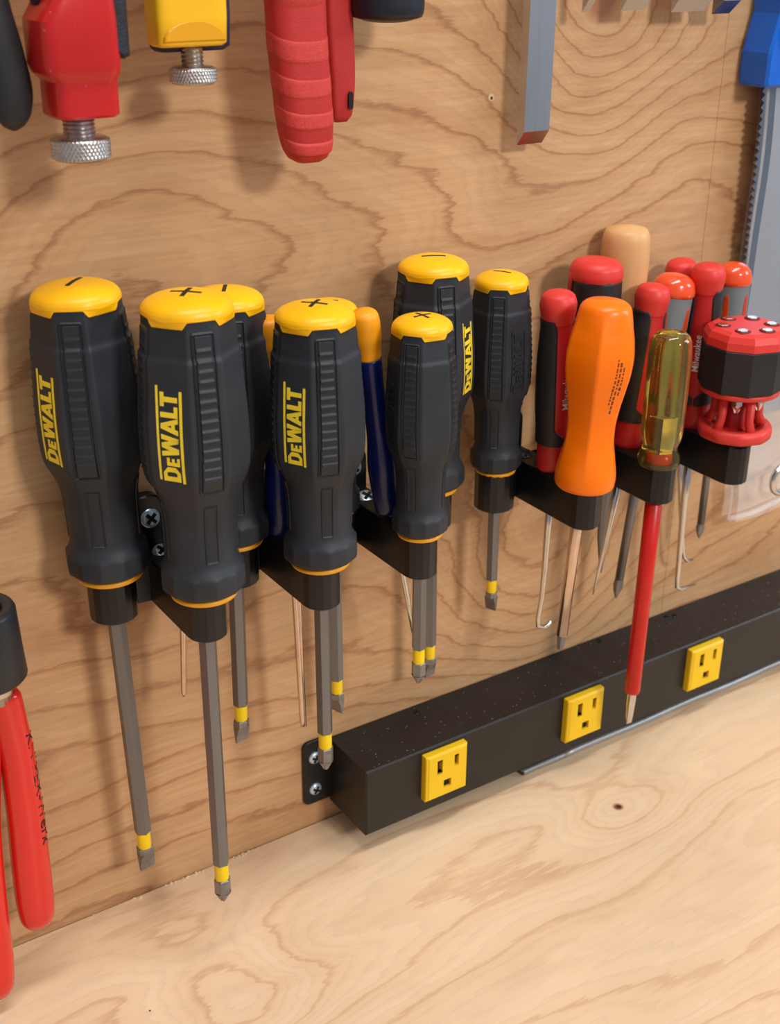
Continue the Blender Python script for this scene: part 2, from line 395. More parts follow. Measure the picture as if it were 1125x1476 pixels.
for z in (27.5, 10.2): phillips_head('flange_screw', ps, (-8.3, -1.9, z), (0, -1, 0), 3.1, ZINC, 0.3+z)
for x, y in ((45, -6), (161, -4), (208, -5), (212.5, -6.5)):
    phillips_head('housing_screw', ps, (x, y, H_-1.1), (0, 0, 1), 2.3, PRINT, x)
def holed_plate(xs, zs, holes, y0, depth):
    """front face with rectangular wells; returns face, wells"""
    V = []; F = []
    def q(a, b_, c, d): n = len(V); V.extend([a, b_, c, d]); F.append((n, n+1, n+2, n+3))
    for i in range(len(xs)-1):
        for j in range(len(zs)-1):
            if (i, j) in holes:
                a, b_, c, d = xs[i], xs[i+1], zs[j], zs[j+1]
                q((a, y0, c), (a, y0+depth, c), (a, y0+depth, d), (a, y0, d)); q((b_, y0, c), (b_, y0, d), (b_, y0+depth, d), (b_, y0+depth, c))
                q((a, y0, c), (b_, y0, c), (b_, y0+depth, c), (a, y0+depth, c)); q((a, y0, d), (a, y0+depth, d), (b_, y0+depth, d), (b_, y0, d))
            else: q((xs[i], y0, zs[j]), (xs[i+1], y0, zs[j]), (xs[i+1], y0, zs[j+1]), (xs[i], y0, zs[j+1]))
    return V, F
ow, oh = 11.5, 12.15
xs = [-ow+1.6, -5.6, -2.7, -1.9, 1.9+0.4, 3.9, 6.3, ow-0.9]; zs = [-oh+0.9, -7.6, -3.2, 1.2, 2.2, 7.9, 8.6, oh-0.9]
holes = {(1, 4), (1, 3), (1, 5), (5, 4), (5, 5), (3, 1)}
face = None
for k in range(3):
    x = 41.2+83.3*k
    oe = bpy.data.objects.new('outlet', None); COL.objects.link(oe); oe.parent = ps; oe.location = Vector((x, -D_, 20.3))*S; oe.empty_display_size = 0.003
    if face is None:
        V, F = holed_plate(xs, zs, holes, -4.0, 2.6)
        x0, x1, z0, z1 = xs[0], xs[-1], zs[0], zs[-1]
        rim_in = [(x0, z0), (x1, z0), (x1, z1), (x0, z1)]; rim_out = [(-ow, -oh), (ow, -oh), (ow, oh), (-ow, oh)]
        n = len(V)
        V += [(p[0], -4.0, p[1]) for p in rim_in]+[(p[0], -3.0, p[1]) for p in rim_out]+[(p[0], 0.2, p[1]) for p in rim_out]
        for a in range(4):
            b_ = (a+1) % 4
            F += [(n+a, n+b_, n+4+b_, n+4+a), (n+4+a, n+4+b_, n+8+b_, n+8+a)]
        face = obj('face_plate', V, F, OUTLET, oe, smooth=False)
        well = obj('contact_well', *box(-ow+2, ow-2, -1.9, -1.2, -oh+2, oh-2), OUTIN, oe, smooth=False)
        led = obj('side_ledge', *box(-ow+0.2, -ow+1.5, -3.5, 0, -oh+0.7, oh-0.7, 0.3), OUTLET, oe, smooth=False)
        gr = obj('ground_hole', *swapyz(prism([(-1.6, -7.4), (2.0, -7.4), (2.0, -5.2), (1.2, -4.0), (-0.6, -4.0), (-1.6, -5.2)], 1.9, 2.6)), DARK, oe, smooth=False)
        sl = obj('blade_slot', *box(-5.0, -3.6, -2.6, -1.9, 2.6, 7.4), INK, oe, smooth=False)
        s2 = obj('blade_slot', *box(4.5, 5.7, -2.6, -1.9, 3.4, 7.4), INK, oe, smooth=False)
    else:
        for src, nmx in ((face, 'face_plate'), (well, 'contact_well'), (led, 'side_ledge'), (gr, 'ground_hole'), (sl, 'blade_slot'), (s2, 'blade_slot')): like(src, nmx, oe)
# flexible steel rod under the front edge of the strip
pts = [(122+i*(430-122)/40, -25.2+0.3*math.sin(i*0.7), 1.9) for i in range(41)]
rd = thing('pickup_rod', 'thin grey steel rod lying on the bench under the power strip', 'rod', (96, -27.5, 0))
obj('rod', *move(tube(pts, 1.8, 14), (-96, 27.5, 0)), mat('dull_rod_steel', (0.40, 0.40, 0.40), 0.42, metal=0.6, var=0.1), rd)
spv = []
hel = [(122-26+26*i/200, -25.2+1.4*math.cos(i*1.25), 1.9+1.4*math.sin(i*1.25)) for i in range(201)]
obj('coil_spring', *move(tube(hel, 0.42, 6), (-96, 27.5, 0)), MATS['dull_rod_steel'], rd)

# ------------------------------------------------------------------ printed racks
def slab(xc, w, ylen, n=7):
    r = w/2; out = [(xc-r, -14.6), (xc-r, -(ylen-r))]
    for i in range(1, n+1):
        t = math.pi+math.pi*i/(n+1); out.append((xc+r*math.cos(t), -(ylen-r)+r*math.sin(t)))
    out += [(xc+r, -(ylen-r)), (xc+r, -14.6)]
    return out
def rack(name, label, shorts, longs, x0, screwmat=None):
    screwmat = screwmat or ZINC
    t = thing(name, label, 'tool rack', (x0, 0, 151))
    def put(p): return move(p, (-x0, 0, 0))
    Z = 18.2
    for x, y, w in shorts:
        obj('cup', *put(prism([(x+w/2*0.97*math.cos(2*math.pi*i/18), y+w/2*0.97*math.sin(2*math.pi*i/18)) for i in range(18)], 0, Z, 0.5)), PRINT, t, smooth=False)
    for x, y, w in longs:
        sharp(obj('long_arm', *put(prism(slab(x, w, -y+w/2), 0, Z, 0.5)), PRINT, t, smooth=False))
        obj('neck', *put(box(x+0.8, x+6.2, -16, -2, 4.5, Z-1, 0.4)), PRINT, t, smooth=False)
        obj('wall_tab', *put(swapyz(prism(rrect(x-7.5, x+7.5, 4, 36, 7.0, 6), 0, 5, 0.6))), PRINT, t, smooth=False)
        phillips_head('wall_screw', t, (x-x0+0.6, -5, 26.7), (0, -1, 0.15), 3.9, screwmat, 0.75)
        phillips_head('arm_screw', t, (x-x0-0.6, -17.6, Z-0.2), (0, -0.45, 1), 3.9, screwmat, 0.6)
    allx = sorted([(s[0], s[2]) for s in shorts]+[(l[0], l[2]) for l in longs])
    for (xa, wa), (xb, wb) in zip(allx, allx[1:]):
        poly = [(xa+wa/2-2.6, -18.5), (xa+wa/2-2.6, -14.5), (xb-wb/2+2.6, -14.5), (xb-wb/2+2.6, -19.5)]
        obj('web', *put(prism(poly, 0, Z, 0.4)), PRINT, t, smooth=False)
    return t
rack('printed_rack', 'black printed rack holding the black and yellow screwdrivers', [(-101.8, -21, 18), (-51.8, -21, 18), (-6.7, -20, 18), (39.5, -21, 18)],
     [(-79.3, -51.6, 14.5), (-33.6, -54, 14.5), (10.6, -54.3, 14.0)], -101.8)
rack('printed_rack', 'black printed rack holding the orange screwdriver and red tools', [(73.3, -21, 18), (119.5, -21, 18), (160, -23, 18), (208.5, -21, 18)],
     [(93.6, -56, 14.0), (138.5, -54, 14.5), (182, -57, 14.5)], 73.3, BLKG)

# ------------------------------------------------------------------ black and yellow screwdrivers
PROF = [(11.2, 0), (11.3, 1.5), (12.8, 2.2), (14.2, 3.6), (14.5, 5.5), (14.45, 10.2), (13.7, 12.0), (12.75, 14.2), (12.4, 16.5), (12.4, 22), (12.5, 28), (12.8, 33),
        (13.5, 37.0), (14.9, 41.5), (16.4, 45.5), (17.1, 49), (17.4, 56), (17.3, 64), (16.8, 72), (16.2, 80), (15.8, 88.0), (15.05, 89.5), (14.75, 93), (14.35, 98), (14.2, 101.5)]
PF = pchip([p[1] for p in PROF], [p[0] for p in PROF])
def angd(a, b_):
    d = (a-b_+math.pi) % (2*math.pi)-math.pi; return d
PADS = [math.radians(45+90*k) for k in range(4)]
def handle_r(th, z):
    R_ = PF(z); d = min(abs(angd(th, p)) for p in PADS); fa_ = math.pi/4-d
    k = float(np.interp(z, [15, 24, 38, 46, 96, 101.5], [0, 0.35, 0.4, 1.0, 1.0, 0.6]))
    octa = min(0.985*R_/math.cos(d), 0.948*R_/math.cos(fa_))          # narrow pad sides, wide faces between them
    r = R_*(1-0.97*k)+0.97*k*octa
    if 3.0 < z < 11.2:                     # faceted collar nut
        a = (th+0.26) % (math.pi/6)-math.pi/12
        r = R_*math.cos(math.pi/12)/math.cos(a)*1.03
    return r
def make_driver_meshes(ks, kz):
    """grip, cap, pads and prints for one handle size"""
    D = {}
    nz, nt_ = 136, 144
    def hs(u, v, off=0.0):
        th = 2*math.pi*u; z = 1.2+100.3*v; r = handle_r(th, z)+off
        return (r*ks*math.cos(th), r*ks*math.sin(th), z*kz)
    D['grip'] = grid(hs, nt_, nz, True, True, True)
    D['ring'] = lathe([(10.8*ks, -0.6), (11.6*ks, -0.4), (11.9*ks, 0.4*kz), (11.7*ks, 1.3*kz)], 48)
    # cap with a castellated lower edge
    def capz(th):
        d = min(abs(angd(th, p)) for p in PADS)
        t = min(1, max(0, (math.radians(24)-d)/math.radians(6)))
        return 98.9+2.2*t
    top = [(0.0, 14.4), (0.25, 14.35), (0.45, 13.9), (0.6, 13.0), (0.72, 11.6), (0.83, 9.0), (0.92, 5.6), (1.0, 0.05)]
    tz = pchip([0, 0.25, 0.45, 0.6, 0.72, 0.83, 0.92, 1.0], [101.4, 102.3, 103.5, 104.5, 105.3, 106.2, 106.9, 107.2])
    tr = pchip([p[0] for p in top], [p[1] for p in top])
    def cp(u, v):
        th = 2*math.pi*u
        if v < 0.08: z = capz(th)+0.2; r = handle_r(th, z)-0.4
        elif v < 0.3:
            k = (v-0.08)/0.22; z0 = capz(th); z = z0+(101.4-z0)*k; r = max(handle_r(th, z)*(1-k)+14.4*k, handle_r(th, z))+0.32
        else:
            k = (v-0.3)/0.7; z = tz(k); r = tr(k)+0.32*(1-k)
            r *= 1-0.010*(1-k)*math.cos(8*th)
        return (r*ks*math.cos(th), r*ks*math.sin(th), z*kz)
    D['cap'] = grid(cp, 120, 50, True, False, True)
    # ribbed pad (centred on angle 0, turned into place later)
    def padf(p0):
        def f(u, v):
            z = 43.5+54.5*v; cz = min(v, 1-v)*54.5; hw = (4.5-0.5*v)*(1 if cz > 1.4 else 0.72+0.28*math.sqrt(max(0, 1-(1-cz/1.4)**2))); a = (2*u-1)*hw/PF(z)
            e = min((1-abs(2*u-1))*hw, 54.5*min(v, 1-v))
            h = -0.3 if e < 0.05 else (0.62 if e > 0.5 else 0.62*e/0.5)
            if 0.9 < e < 1.35: h = 0.12
            if e > 1.6 and 0.08 < v < 0.92:
                ph = ((v-0.08)/0.84*14) % 1.0; h += 0.55*max(0, 1-abs(ph-0.5)/0.24) if abs(ph-0.5) < 0.24 else 0
            r = handle_r(p0+a, z)+h
            return (r*ks*math.cos(p0+a), r*ks*math.sin(p0+a), z*kz)
        return grid(f, 26, 150, False)
    def thumbf(p0):
        def f(u, v):
            z = 16.2+22.0*v; hw = 2.5; a = (2*u-1)*hw/PF(z); e = min((1-abs(2*u-1))*hw, 21.6*min(v, 1-v))
            h = -0.2 if e < 0.05 else (0.38 if e < 0.62 else 0.02)
            r = handle_r(p0+a, z)+h
            return (r*ks*math.cos(p0+a), r*ks*math.sin(p0+a), z*kz)
        return grid(f, 20, 60, False)
    D['pad'] = [padf(p) for p in PADS]; D['thumb'] = [thumbf(p) for p in PADS]
    # lettering: heavy capitals running up the handle, two bars beside them
    def lm(base, off):
        def fn(x, y, h):                   # x runs up the handle, y is the letter height (towards smaller angle)
            z = 48.2+x*0.955; a = base-y/PF(z); r = handle_r(a, z)+h+off
            return (r*ks*math.cos(a), r*ks*math.sin(a), z*kz)
        return fn
    def letters():
        G = {'D': (0.86, [[(0, 0), (.28, 0), (.28, 1), (0, 1)], [(.28, 0), (.5, 0), (.5, .2), (.28, .2)], [(.28, .8), (.5, .8), (.5, 1), (.28, 1)],
                          [(.5, 0), (.84, .26), (.56, .33), (.5, .2)], [(.56, .33), (.84, .26), (.84, .74), (.56, .67)], [(.5, .8), (.56, .67), (.84, .74), (.5, 1)]]),
             'E': (0.64, [[(0, 0), (.27, 0), (.27, 1), (0, 1)], [(.27, 0), (.62, 0), (.62, .2), (.27, .2)], [(.27, .4), (.57, .4), (.57, .6), (.27, .6)], [(.27, .8), (.62, .8), (.62, 1), (.27, 1)]]),
             'W': (1.26, [[(.17, 0), (.45, 0), (.27, 1), (0, 1)], [(.2, 0), (.45, 0), (.73, 1), (.5, 1)], [(.8, 0), (1.05, 0), (.76, 1), (.5, 1)], [(.8, 0), (1.05, 0), (1.25, 1), (.98, 1)]]),
             'A': (0.94, [[(0, 0), (.27, 0), (.58, 1), (.33, 1)], [(.67, 0), (.94, 0), (.61, 1), (.36, 1)], [(.2, .18), (.74, .18), (.68, .38), (.27, .38)]]),
             'L': (0.62, [[(0, 0), (.28, 0), (.28, 1), (0, 1)], [(.28, 0), (.62, 0), (.62, .21), (.28, .21)]]),
             'T': (0.78, [[(.25, 0), (.53, 0), (.53, 1), (.25, 1)], [(0, .79), (.25, .79), (.25, 1), (0, 1)], [(.53, .79), (.78, .79), (.78, 1), (.53, 1)]])}
        x = 0.4; out = []
        for c, hgt in (('D', 6.3), ('E', 4.7), ('W', 6.3), ('A', 6.3), ('L', 6.3), ('T', 6.3)):
            w, polys = G[c]; sx = 5.95*hgt/6.3*1.04
            for p in polys: out.append([(x+a*sx, -3.1+b_*hgt) for a, b_ in p])
            x += w*sx+(0.45 if c != 'A' else 0.15) - (0.5 if c in 'WL' else 0)
        return out, x
    Ls, xe = letters()
    bars = [[(0, -4.7), (xe+0.2, -4.7), (xe+0.2, -3.75), (0, -3.75)], [(0.6, 4.0), (xe+1.6, 4.0), (xe+1.6, 4.7), (0.6, 4.7)]]
    D['logo'] = join(*[quadpatch(q, lm(0.0, 0.0), 3, -0.2, 0.16) for q in Ls]+[quadpatch(q, lm(0.0, 0.0), 14, -0.2, 0.16) for q in bars])
    D['emboss'] = join(*[quadpatch(q, lm(math.pi, 0.0), 3, -0.2, 0.62) for q in Ls]+[quadpatch(q, lm(math.pi, 0.0), 14, -0.2, 0.5) for q in bars])
    # marks on the crown
    def crown(x, y, h):
        rr = math.hypot(x, y)/ks
        z = np.interp(rr, [0, 5.2, 8.4, 11], [107.2, 106.93, 106.3, 105.5])+h
        return (x, y, float(z)*kz)
    def bar(l, w, ang):
        c, s = math.cos(ang), math.sin(ang); q = [(-l, -w), (l, -w), (l, w), (-l, w)]
        return quadpatch([(a*c-b_*s, a*s+b_*c) for a, b_ in q], crown, 6, -0.3, 0.12)
    D['minus'] = bar(5.0*ks, 0.75*ks, 0.5); D['plus'] = join(bar(5.0*ks, 0.75*ks, 0.2), bar(5.0*ks, 0.75*ks, 0.2+math.pi/2))
    return D
DM = {'A': make_driver_meshes(1.0, 1.0), 'B': make_driver_meshes(0.925, 0.908), 'C': make_driver_meshes(0.745, 0.805)}
DOBJ = {}
def hexbar(r, z0, z1): return prism([(r*math.cos(math.pi/3*i+0.3), r*math.sin(math.pi/3*i+0.3)) for i in range(6)], z0, z1, 0.25)
def phillips_tip(r, z1, ln):
    """hex shoulder running into a fluted point that ends at z1-ln"""
    h1 = ln*0.6; V, F = prism([(r*math.cos(math.pi/3*i+0.3), r*math.sin(math.pi/3*i+0.3)) for i in range(6)], z1-h1, z1, 0.3)
    n = 32; P = []; G = []
    for j in range(9):
        k = j/8; z = z1-h1+0.2-(ln-h1)*k; rr = r*0.98*(1-k)+0.32*r*k
        for i in range(n):
            t = 2*math.pi*i/n; fl = max(0, math.cos(4*t))*min(1, max(0, k-0.15)*2.2)
            P.append((rr*(1-0.42*fl)*math.cos(t), rr*(1-0.42*fl)*math.sin(t), z))
    for j in range(8):
        for i in range(n): G.append((j*n+i, j*n+(i+1) % n, (j+1)*n+(i+1) % n, (j+1)*n+i))
    G.append(tuple(8*n+i for i in range(n))); G.append(tuple(range(n-1, -1, -1)))
    return join((V, F), (P, G))
def slot_tip(r, z1, ln, ang):
    """hex shoulder running into a flat blade"""
    h1 = ln*0.3; V, F = prism([(r*math.cos(math.pi/3*i+0.3), r*math.sin(math.pi/3*i+0.3)) for i in range(6)], z1-h1, z1, 0.3)
    P = []; G = []; prof = [(0, 0.82, 0.62), (0.15, 0.86, 0.52), (0.5, 0.92, 0.30), (1.0, 0.92, 0.13)]
    c, s = math.cos(ang), math.sin(ang)
    for k, a, b_ in prof:
        for x, y in ((-a, -b_), (a, -b_), (a, b_), (-a, b_)):
            P.append(((x*c-y*s)*r, (x*s+y*c)*r, z1-h1+0.2-(ln-h1)*k))
    for j in range(3):
        for i in range(4): G.append((j*4+i, j*4+(i+1) % 4, (j+1)*4+(i+1) % 4, (j+1)*4+i))
    G.append((12, 13, 14, 15)); G.append((3, 2, 1, 0))
    return join((V, F), (P, G))
def driver(size, base, top_dx, tipz, tip, mark, delta, face, rs, label):
    """delta: how far the nearest pad sits to the right of the line to the camera (deg); face: which print lies beside it"""
    B = Vector(base); az = math.atan2(CAM.y-B.y, CAM.x-B.x)
    pad = az+math.radians(delta)
    rot = {'logo_left': pad-math.radians(45), 'logo_right': pad+math.radians(45), 'emboss_left': pad-math.radians(45)+math.pi, 'emboss_right': pad+math.radians(45)+math.pi}[face]
    lenz = {'A': 107.2, 'B': 97.3, 'C': 86.3}[size]
    t = thing('screwdriver', label, 'screwdriver', base, (top_dx, 0, lenz), rot, 'black and yellow screwdrivers in the rack')
    D = DM[size]; C_ = DOBJ.setdefault(size, {})
    def part(key, nmx, geo, mt, par=None, shp=0, smooth=True):
        if key in C_: return like(C_[key], nmx, par or t)
        o_ = obj(nmx, *geo, mt, par or t, smooth=smooth); C_[key] = o_
        if shp: sharp(o_, shp)
        return o_
    g = part('grip', 'grip', D['grip'], RUBBER)
    for k in range(4):
        part('pad%d' % k, 'ribbed_pad', D['pad'][k], RUBPAD, g, 40); part('thumb%d' % k, 'thumb_panel', D['thumb'][k], RUBPAD, g, 40)
    part('logo', 'yellow_lettering', D['logo'], YLOGO, g, smooth=False); part('emboss', 'raised_lettering', D['emboss'], RUBPAD, g, smooth=False)
    c = part('cap', 'end_cap', D['cap'], YCAP); part(mark, 'tip_symbol', D[mark], INK, c)
    part('ring', 'collar_ring', D['ring'], YRING)
    z1 = tipz-base[2]; ln = 11.4*rs/3.3; bd = 7.6*rs/3.3
    obj('shank', *hexbar(rs, z1+ln+bd-0.2, 0.5), SHANK, t, smooth=False)
    obj('colour_band', *lathe([(rs*0.8, z1+ln-0.3), (rs*0.84, z1+ln+0.3), (rs*0.84, z1+ln+bd-0.3), (rs*0.8, z1+ln+bd+0.3)], 24), YBAND, t)
    geo = phillips_tip(rs*1.02, z1+ln, ln) if tip == 'phillips' else slot_tip(rs*1.05, z1+ln, ln, -rot+{'slot': 0.15, 'slot_side': 1.9}[tip])
    obj('tip', *geo, TIPM, t, smooth=False)
    return t
driver('A', (-101.8, -21, 168.3), -2.6, 31.3, 'slot', 'minus', -11, 'logo_left', 3.3, 'large black and yellow slotted screwdriver at the far left of the rack')
driver('A', (-79.4, -51.6, 168.3), 0.2, 28.2, 'phillips', 'plus', 16.5, 'logo_left', 3.3, 'largest front black and yellow cross-tip screwdriver reaching lowest over the bench')
driver('B', (-52.0, -21, 168.3), 1.2, 76.2, 'slot', 'minus', 11, 'logo_left', 3.1, 'black and yellow slotted screwdriver half hidden behind the largest front one')
driver('B', (-33.4, -54, 168.3), -0.6, 74.6, 'phillips', 'plus', 14, 'logo_left', 3.1, 'black and yellow cross-tip screwdriver in front between the two blue handled tools')
driver('C', (-7.6, -20, 168.3), -0.8, 72.8, 'slot_side', 'minus', 14, 'emboss_right', 2.9, 'black screwdriver mostly hidden behind another, its tip left of the power strip end')
driver('C', (10.8, -54.3, 168.3), -0.8, 99.7, 'phillips', 'plus', -19, 'emboss_left', 2.9, 'small front black and yellow cross-tip screwdriver beside a blue handled tool')
driver('B', (39.6, -21, 168.0), -1.4, 74.7, 'slot', 'minus', 22, 'logo_right', 2.9, 'tall black and yellow screwdriver standing behind the small cross-tip one')
driver('C', (73.4, -21, 168.3), -1.3, 98.7, 'slot_side', 'minus', -5, 'emboss_right', 2.75, 'small black and yellow screwdriver with raised black lettering, nearest the orange one')

# ------------------------------------------------------------------ blue handled tools with yellow-orange ends
def axis_of(a, b_): return tuple(Vector(b_)-Vector(a))
def blue_tool(bot, top, rods, label, r=5.6, rodmat=None):
    ax = Vector(top)-Vector(bot); Ln = ax.length
    t = thing('blue_handled_tool', label, 'hand tool', bot, ax, 0, 'blue handled tools standing in the rack arms')
    obj('handle', *lathe(smoothprof([(3.2, 0), (4.8, 1.5), (5.4, 8), (5.8, 20), (4.6, 34), (4.2, Ln-34), (4.4, Ln-24), (4.6, Ln-19)], 50), 28), BLUE, t)
    obj('end_cap', *lathe(smoothprof([(4.6, Ln-19), (4.75, Ln-16), (5.6, Ln-10), (r, Ln-6), (5.2, Ln-2.5), (3.6, Ln-0.6), (0.2, Ln)], 30), 28), OTIP, t)
    q = t.rotation_quaternion.to_matrix().inverted()
    for path, rr in rods:
        loc = [tuple(q @ (Vector(p)-Vector(bot))) for p in path]
        obj('rod', *tube(loc, rr, 12), rodmat or COPPER, t)
    return t
blue_tool((-34.5, -27, 165), (-37.5, -27, 255), [([(-33.5, -27, 166), (-30, -27, 143), (-28, -27, 80), (-27.8, -27, 77)], [1.2, 1.2, 1.1, 0.5]), ([(-32.5, -27, 166), (-28.5, -27, 146), (-26.6, -27, 77)], [1.2, 1.2, 0.6])],
          'blue handled tool with orange end, left of the front middle screwdriver')
blue_tool((7.5, -37.0, 171), (-4.6, -38, 255), [([(8, -37, 172), (13, -37, 150), (17.5, -37, 128), (20.3, -37, 112)], [1.3, 1.3, 1.2, 0.6])],
          'blue handled tool with yellow end leaning beside the small cross-tip screwdriver', rodmat=CHROME)
blue_tool((-77.6, -27, 168), (-77, -26, 246), [([(-77.6, -27, 169), (-77.8, -26.5, 140), (-79.2, -26, 112), (-79.3, -26, 110)], [1.2, 1.2, 1.0, 0.4])],
          'slim rod tool hidden behind the largest front screwdriver')

# ------------------------------------------------------------------ orange screwdriver
b0, t0 = (92.6, -56, 168.2), (96.2, -57, 247)
t = thing('orange_screwdriver', 'bright orange plastic screwdriver with a plain steel shank', 'screwdriver', b0, axis_of(b0, t0), 0.0)
opf = [(8.0, 0), (11.0, 0.6), (12.4, 2.5), (12.6, 6), (11.6, 14), (10.4, 22), (10.2, 28), (11.0, 36), (12.7, 45), (13.9, 52), (14.2, 57), (13.6, 63), (12.3, 69), (11.0, 74), (9.9, 77.2), (7.6, 79.2), (5.0, 79.7), (0.3, 79.9)]
azc = math.atan2(CAM.y-b0[1], CAM.x-b0[0])
def oshape(th, z):
    k = min(1, max(0, (z-6)/16))*min(1, max(0, (78-z)/9))
    a = (th-azc+math.radians(2)) % (math.pi/3)-math.pi/6
    return (1-k)+k*(0.22+0.78*(math.cos(math.pi/6)/math.cos(a))*1.075)
of = pchip([p[1] for p in opf], [p[0] for p in opf])
obj('handle', *lathe(smoothprof(opf, 110), 96, oshape), ORANGE, t)
def onhandle(fn_r, shape, base_ang):
    def f(x, y, h):
        r = fn_r(x); a = base_ang-y/r; r = r*(shape(a, x) if shape else 1)+h
        return (r*math.cos(a), r*math.sin(a), x)
    return f
mp_ = onhandle(of, oshape, azc+math.radians(38)); qs = []
for row, (z0, z1) in enumerate(((40, 59), (36, 57), (44, 56))):
    z = z0
    while z < z1:                          # worn, unreadable fine print
        w = random.uniform(0.7, 2.0); hh = random.uniform(0.28, 0.5); y = (1-row)*1.5+(z-48)*-0.02
        qs.append(quadpatch([(z, y-hh), (z+w, y-hh), (z+w, y+hh), (z, y+hh)], mp_, 1, -0.1, 0.06)); z += w+random.uniform(0.35, 0.8)
obj('fine_print', *join(*qs), ORTEXT, t, smooth=False)
q = t.rotation_quaternion.to_matrix().inverted()
loc = [tuple(q @ (Vector(p)-Vector(b0))) for p in [(92.6, -56, 169), (90.2, -56, 149), (86.6, -56, 99)]]
obj('shank', *tube(loc, 2.55, 18), COPPER, t)
loc = [tuple(q @ (Vector(p)-Vector(b0))) for p in [(86.7, -56, 100.5), (86.4, -56, 96), (86.1, -56, 92)]]
obj('tip', *tube(loc, [2.3, 2.0, 1.4], 6), SHANK, t, smooth=False)

# ------------------------------------------------------------------ amber handled screwdriver with red sleeve
b0 = (137.3, -54, 167.6)
t = thing('amber_screwdriver', 'clear amber handled screwdriver with a long red insulated shank', 'screwdriver', b0, (0.6, 0, 60), 0.0)
apf = [(8.2, 0), (8.9, 0.6), (9.2, 2.2), (9.0, 4.5), (7.9, 7.0), (7.7, 9), (8.9, 12.5), (9.4, 16), (9.5, 30), (9.5, 48), (9.2, 53), (8.3, 56.5), (6.4, 59), (3.8, 60.2), (0.3, 60.5)]
def ashape(th, z):
    k = min(1, max(0, (z-6)/6))*min(1, max(0, (60-z)/6)); return 1-0.055*k*(0.5+0.5*math.cos(8*th))
obj('handle', *lathe(smoothprof(apf, 70), 64, ashape), AMBER, t)
obj('tang', *prism([(-2.6, -2.6), (2.6, -2.6), (2.6, 2.6), (-2.6, 2.6)], 1, 23, 0.3), CHROME, t, smooth=False)
obj('red_collar', *lathe([(3.7, -0.5), (4.0, 0), (4.0, 5.2), (3.7, 5.6)], 24), REDSH, t)
obj('insulated_sleeve', *lathe([(3.3, -117), (3.65, -116), (3.7, -60), (3.8, 0.5)], 24), REDSH, t)
obj('tip', *loft([(0, 0, -134.6, 1.6, 0.5, 8), (0, 0, -130, 1.9, 0.9, 6), (0, 0, -122, 2.2, 1.6, 3), (0, 0, -115, 2.2, 2.2, 2)], 16), CHROME, t, smooth=False)

# ------------------------------------------------------------------ red and black picks
def pick(bot, top, turn, shank, tipname, label, text=True, r=1.0):
    ax = Vector(top)-Vector(bot); Ln = ax.length
    az = math.atan2(CAM.y-bot[1], CAM.x-bot[0])+math.radians(turn)
    t = thing('pick', label, 'pick', bot, ax, az, 'red and black picks in the rack')
    pf = [(4.5, 0), (6.2, 0.5), (7.0, 2.5), (7.1, 10), (7.2, 20), (7.7, 32), (7.5, 46), (6.5, Ln-17), (6.3, Ln-14), (7.2, Ln-9), (7.5, Ln-6), (6.6, Ln-2.6), (4.6, Ln-0.8), (0.2, Ln)]
    pf = [(a*r, b_) for a, b_ in pf]
    f = pchip([p[1] for p in pf], [p[0] for p in pf])
    obj('handle', *lathe(smoothprof(pf, 80), 40), RED, t)
    z_hi = Ln-11
    def gripf(sgn):
        def g(u, v):
            z = 13+(z_hi-13)*v
            lo = math.radians(34 if 0.12 < v else 0) ; hi = math.radians(146 if 0.12 < v else 180)
            k = min(1, max(0, (v-0.08)/0.06)); lo = math.radians(34)*k; hi = math.pi-lo
            if v > 0.93: s_ = (v-0.93)/0.07; lo += 0.25*s_; hi -= 0.25*s_
            a = sgn*(lo+(hi-lo)*u); e = min(min(u, 1-u)*22, (z_hi-13)*min(v, 1-v))
            rr = f(z)+(-0.4 if e < 0.05 else 0.75*min(1, e/0.9+0.2))
            return (rr*math.cos(a), rr*math.sin(a), z)
        return grid(g, 30, 60, False)
    obj('soft_grip', *gripf(1), BLKG, t); obj('soft_grip', *gripf(-1), BLKG, t)
    obj('end_ball', *lathe(smoothprof([(6.35*r, Ln-13.5), (7.25*r, Ln-9), (7.65*r, Ln-6), (6.8*r, Ln-2.4), (4.7*r, Ln-0.6), (0.2, Ln+0.15)], 24), 40), REDCAP, t)
    if text:
        v, fc = fonttext('Milwaukee', 4.4, 0.02)
        mf = onhandle(f, None, 0.0)
        obj('white_script', [mf(30+p[0]*0.92, p[1]-1.0, 0.25) for p in v], fc, WHITE, t, recalc=False)
    q_ = t.rotation_quaternion.to_matrix().inverted()
    sh = [tuple(q_ @ (Vector(p)-Vector(bot))) for p in shank[0]]
    obj(tipname, *tube(sh, shank[1], 12), CHROME, t)
    return t
hook = [(93.6+0, -35, 168), (93.0, -35, 140), (92.8, -35, 120), (92.2, -35, 106)]
for i in range(9):
    a = math.radians(190+i*19); hook.append((95.4+3.6*math.cos(a)-(1.2 if i < 2 else 0), -35, 93.5+3.6*math.sin(a)+(2.5 if i == 0 else 0)))
pick((93.6, -35, 168.4), (90.4, -35, 247.5), 38, (hook, [1.7, 1.6, 1.4, 1.2]+[1.05]*8+[0.5]), 'curved_hook', 'red and black pick with a curved hook, left of the orange screwdriver')
pick((139.5, -31.5, 167.5), (147.5, -31.5, 241.5), 46, ([(139.5, -31.5, 168), (134.5, -31.5, 137), (129.5, -31.5, 108), (127, -31.5, 95.5)], [2.2, 1.8, 0.9, 0.3]), 'straight_needle', 'red and black pick with straight needle, behind the amber screwdriver', text=False)
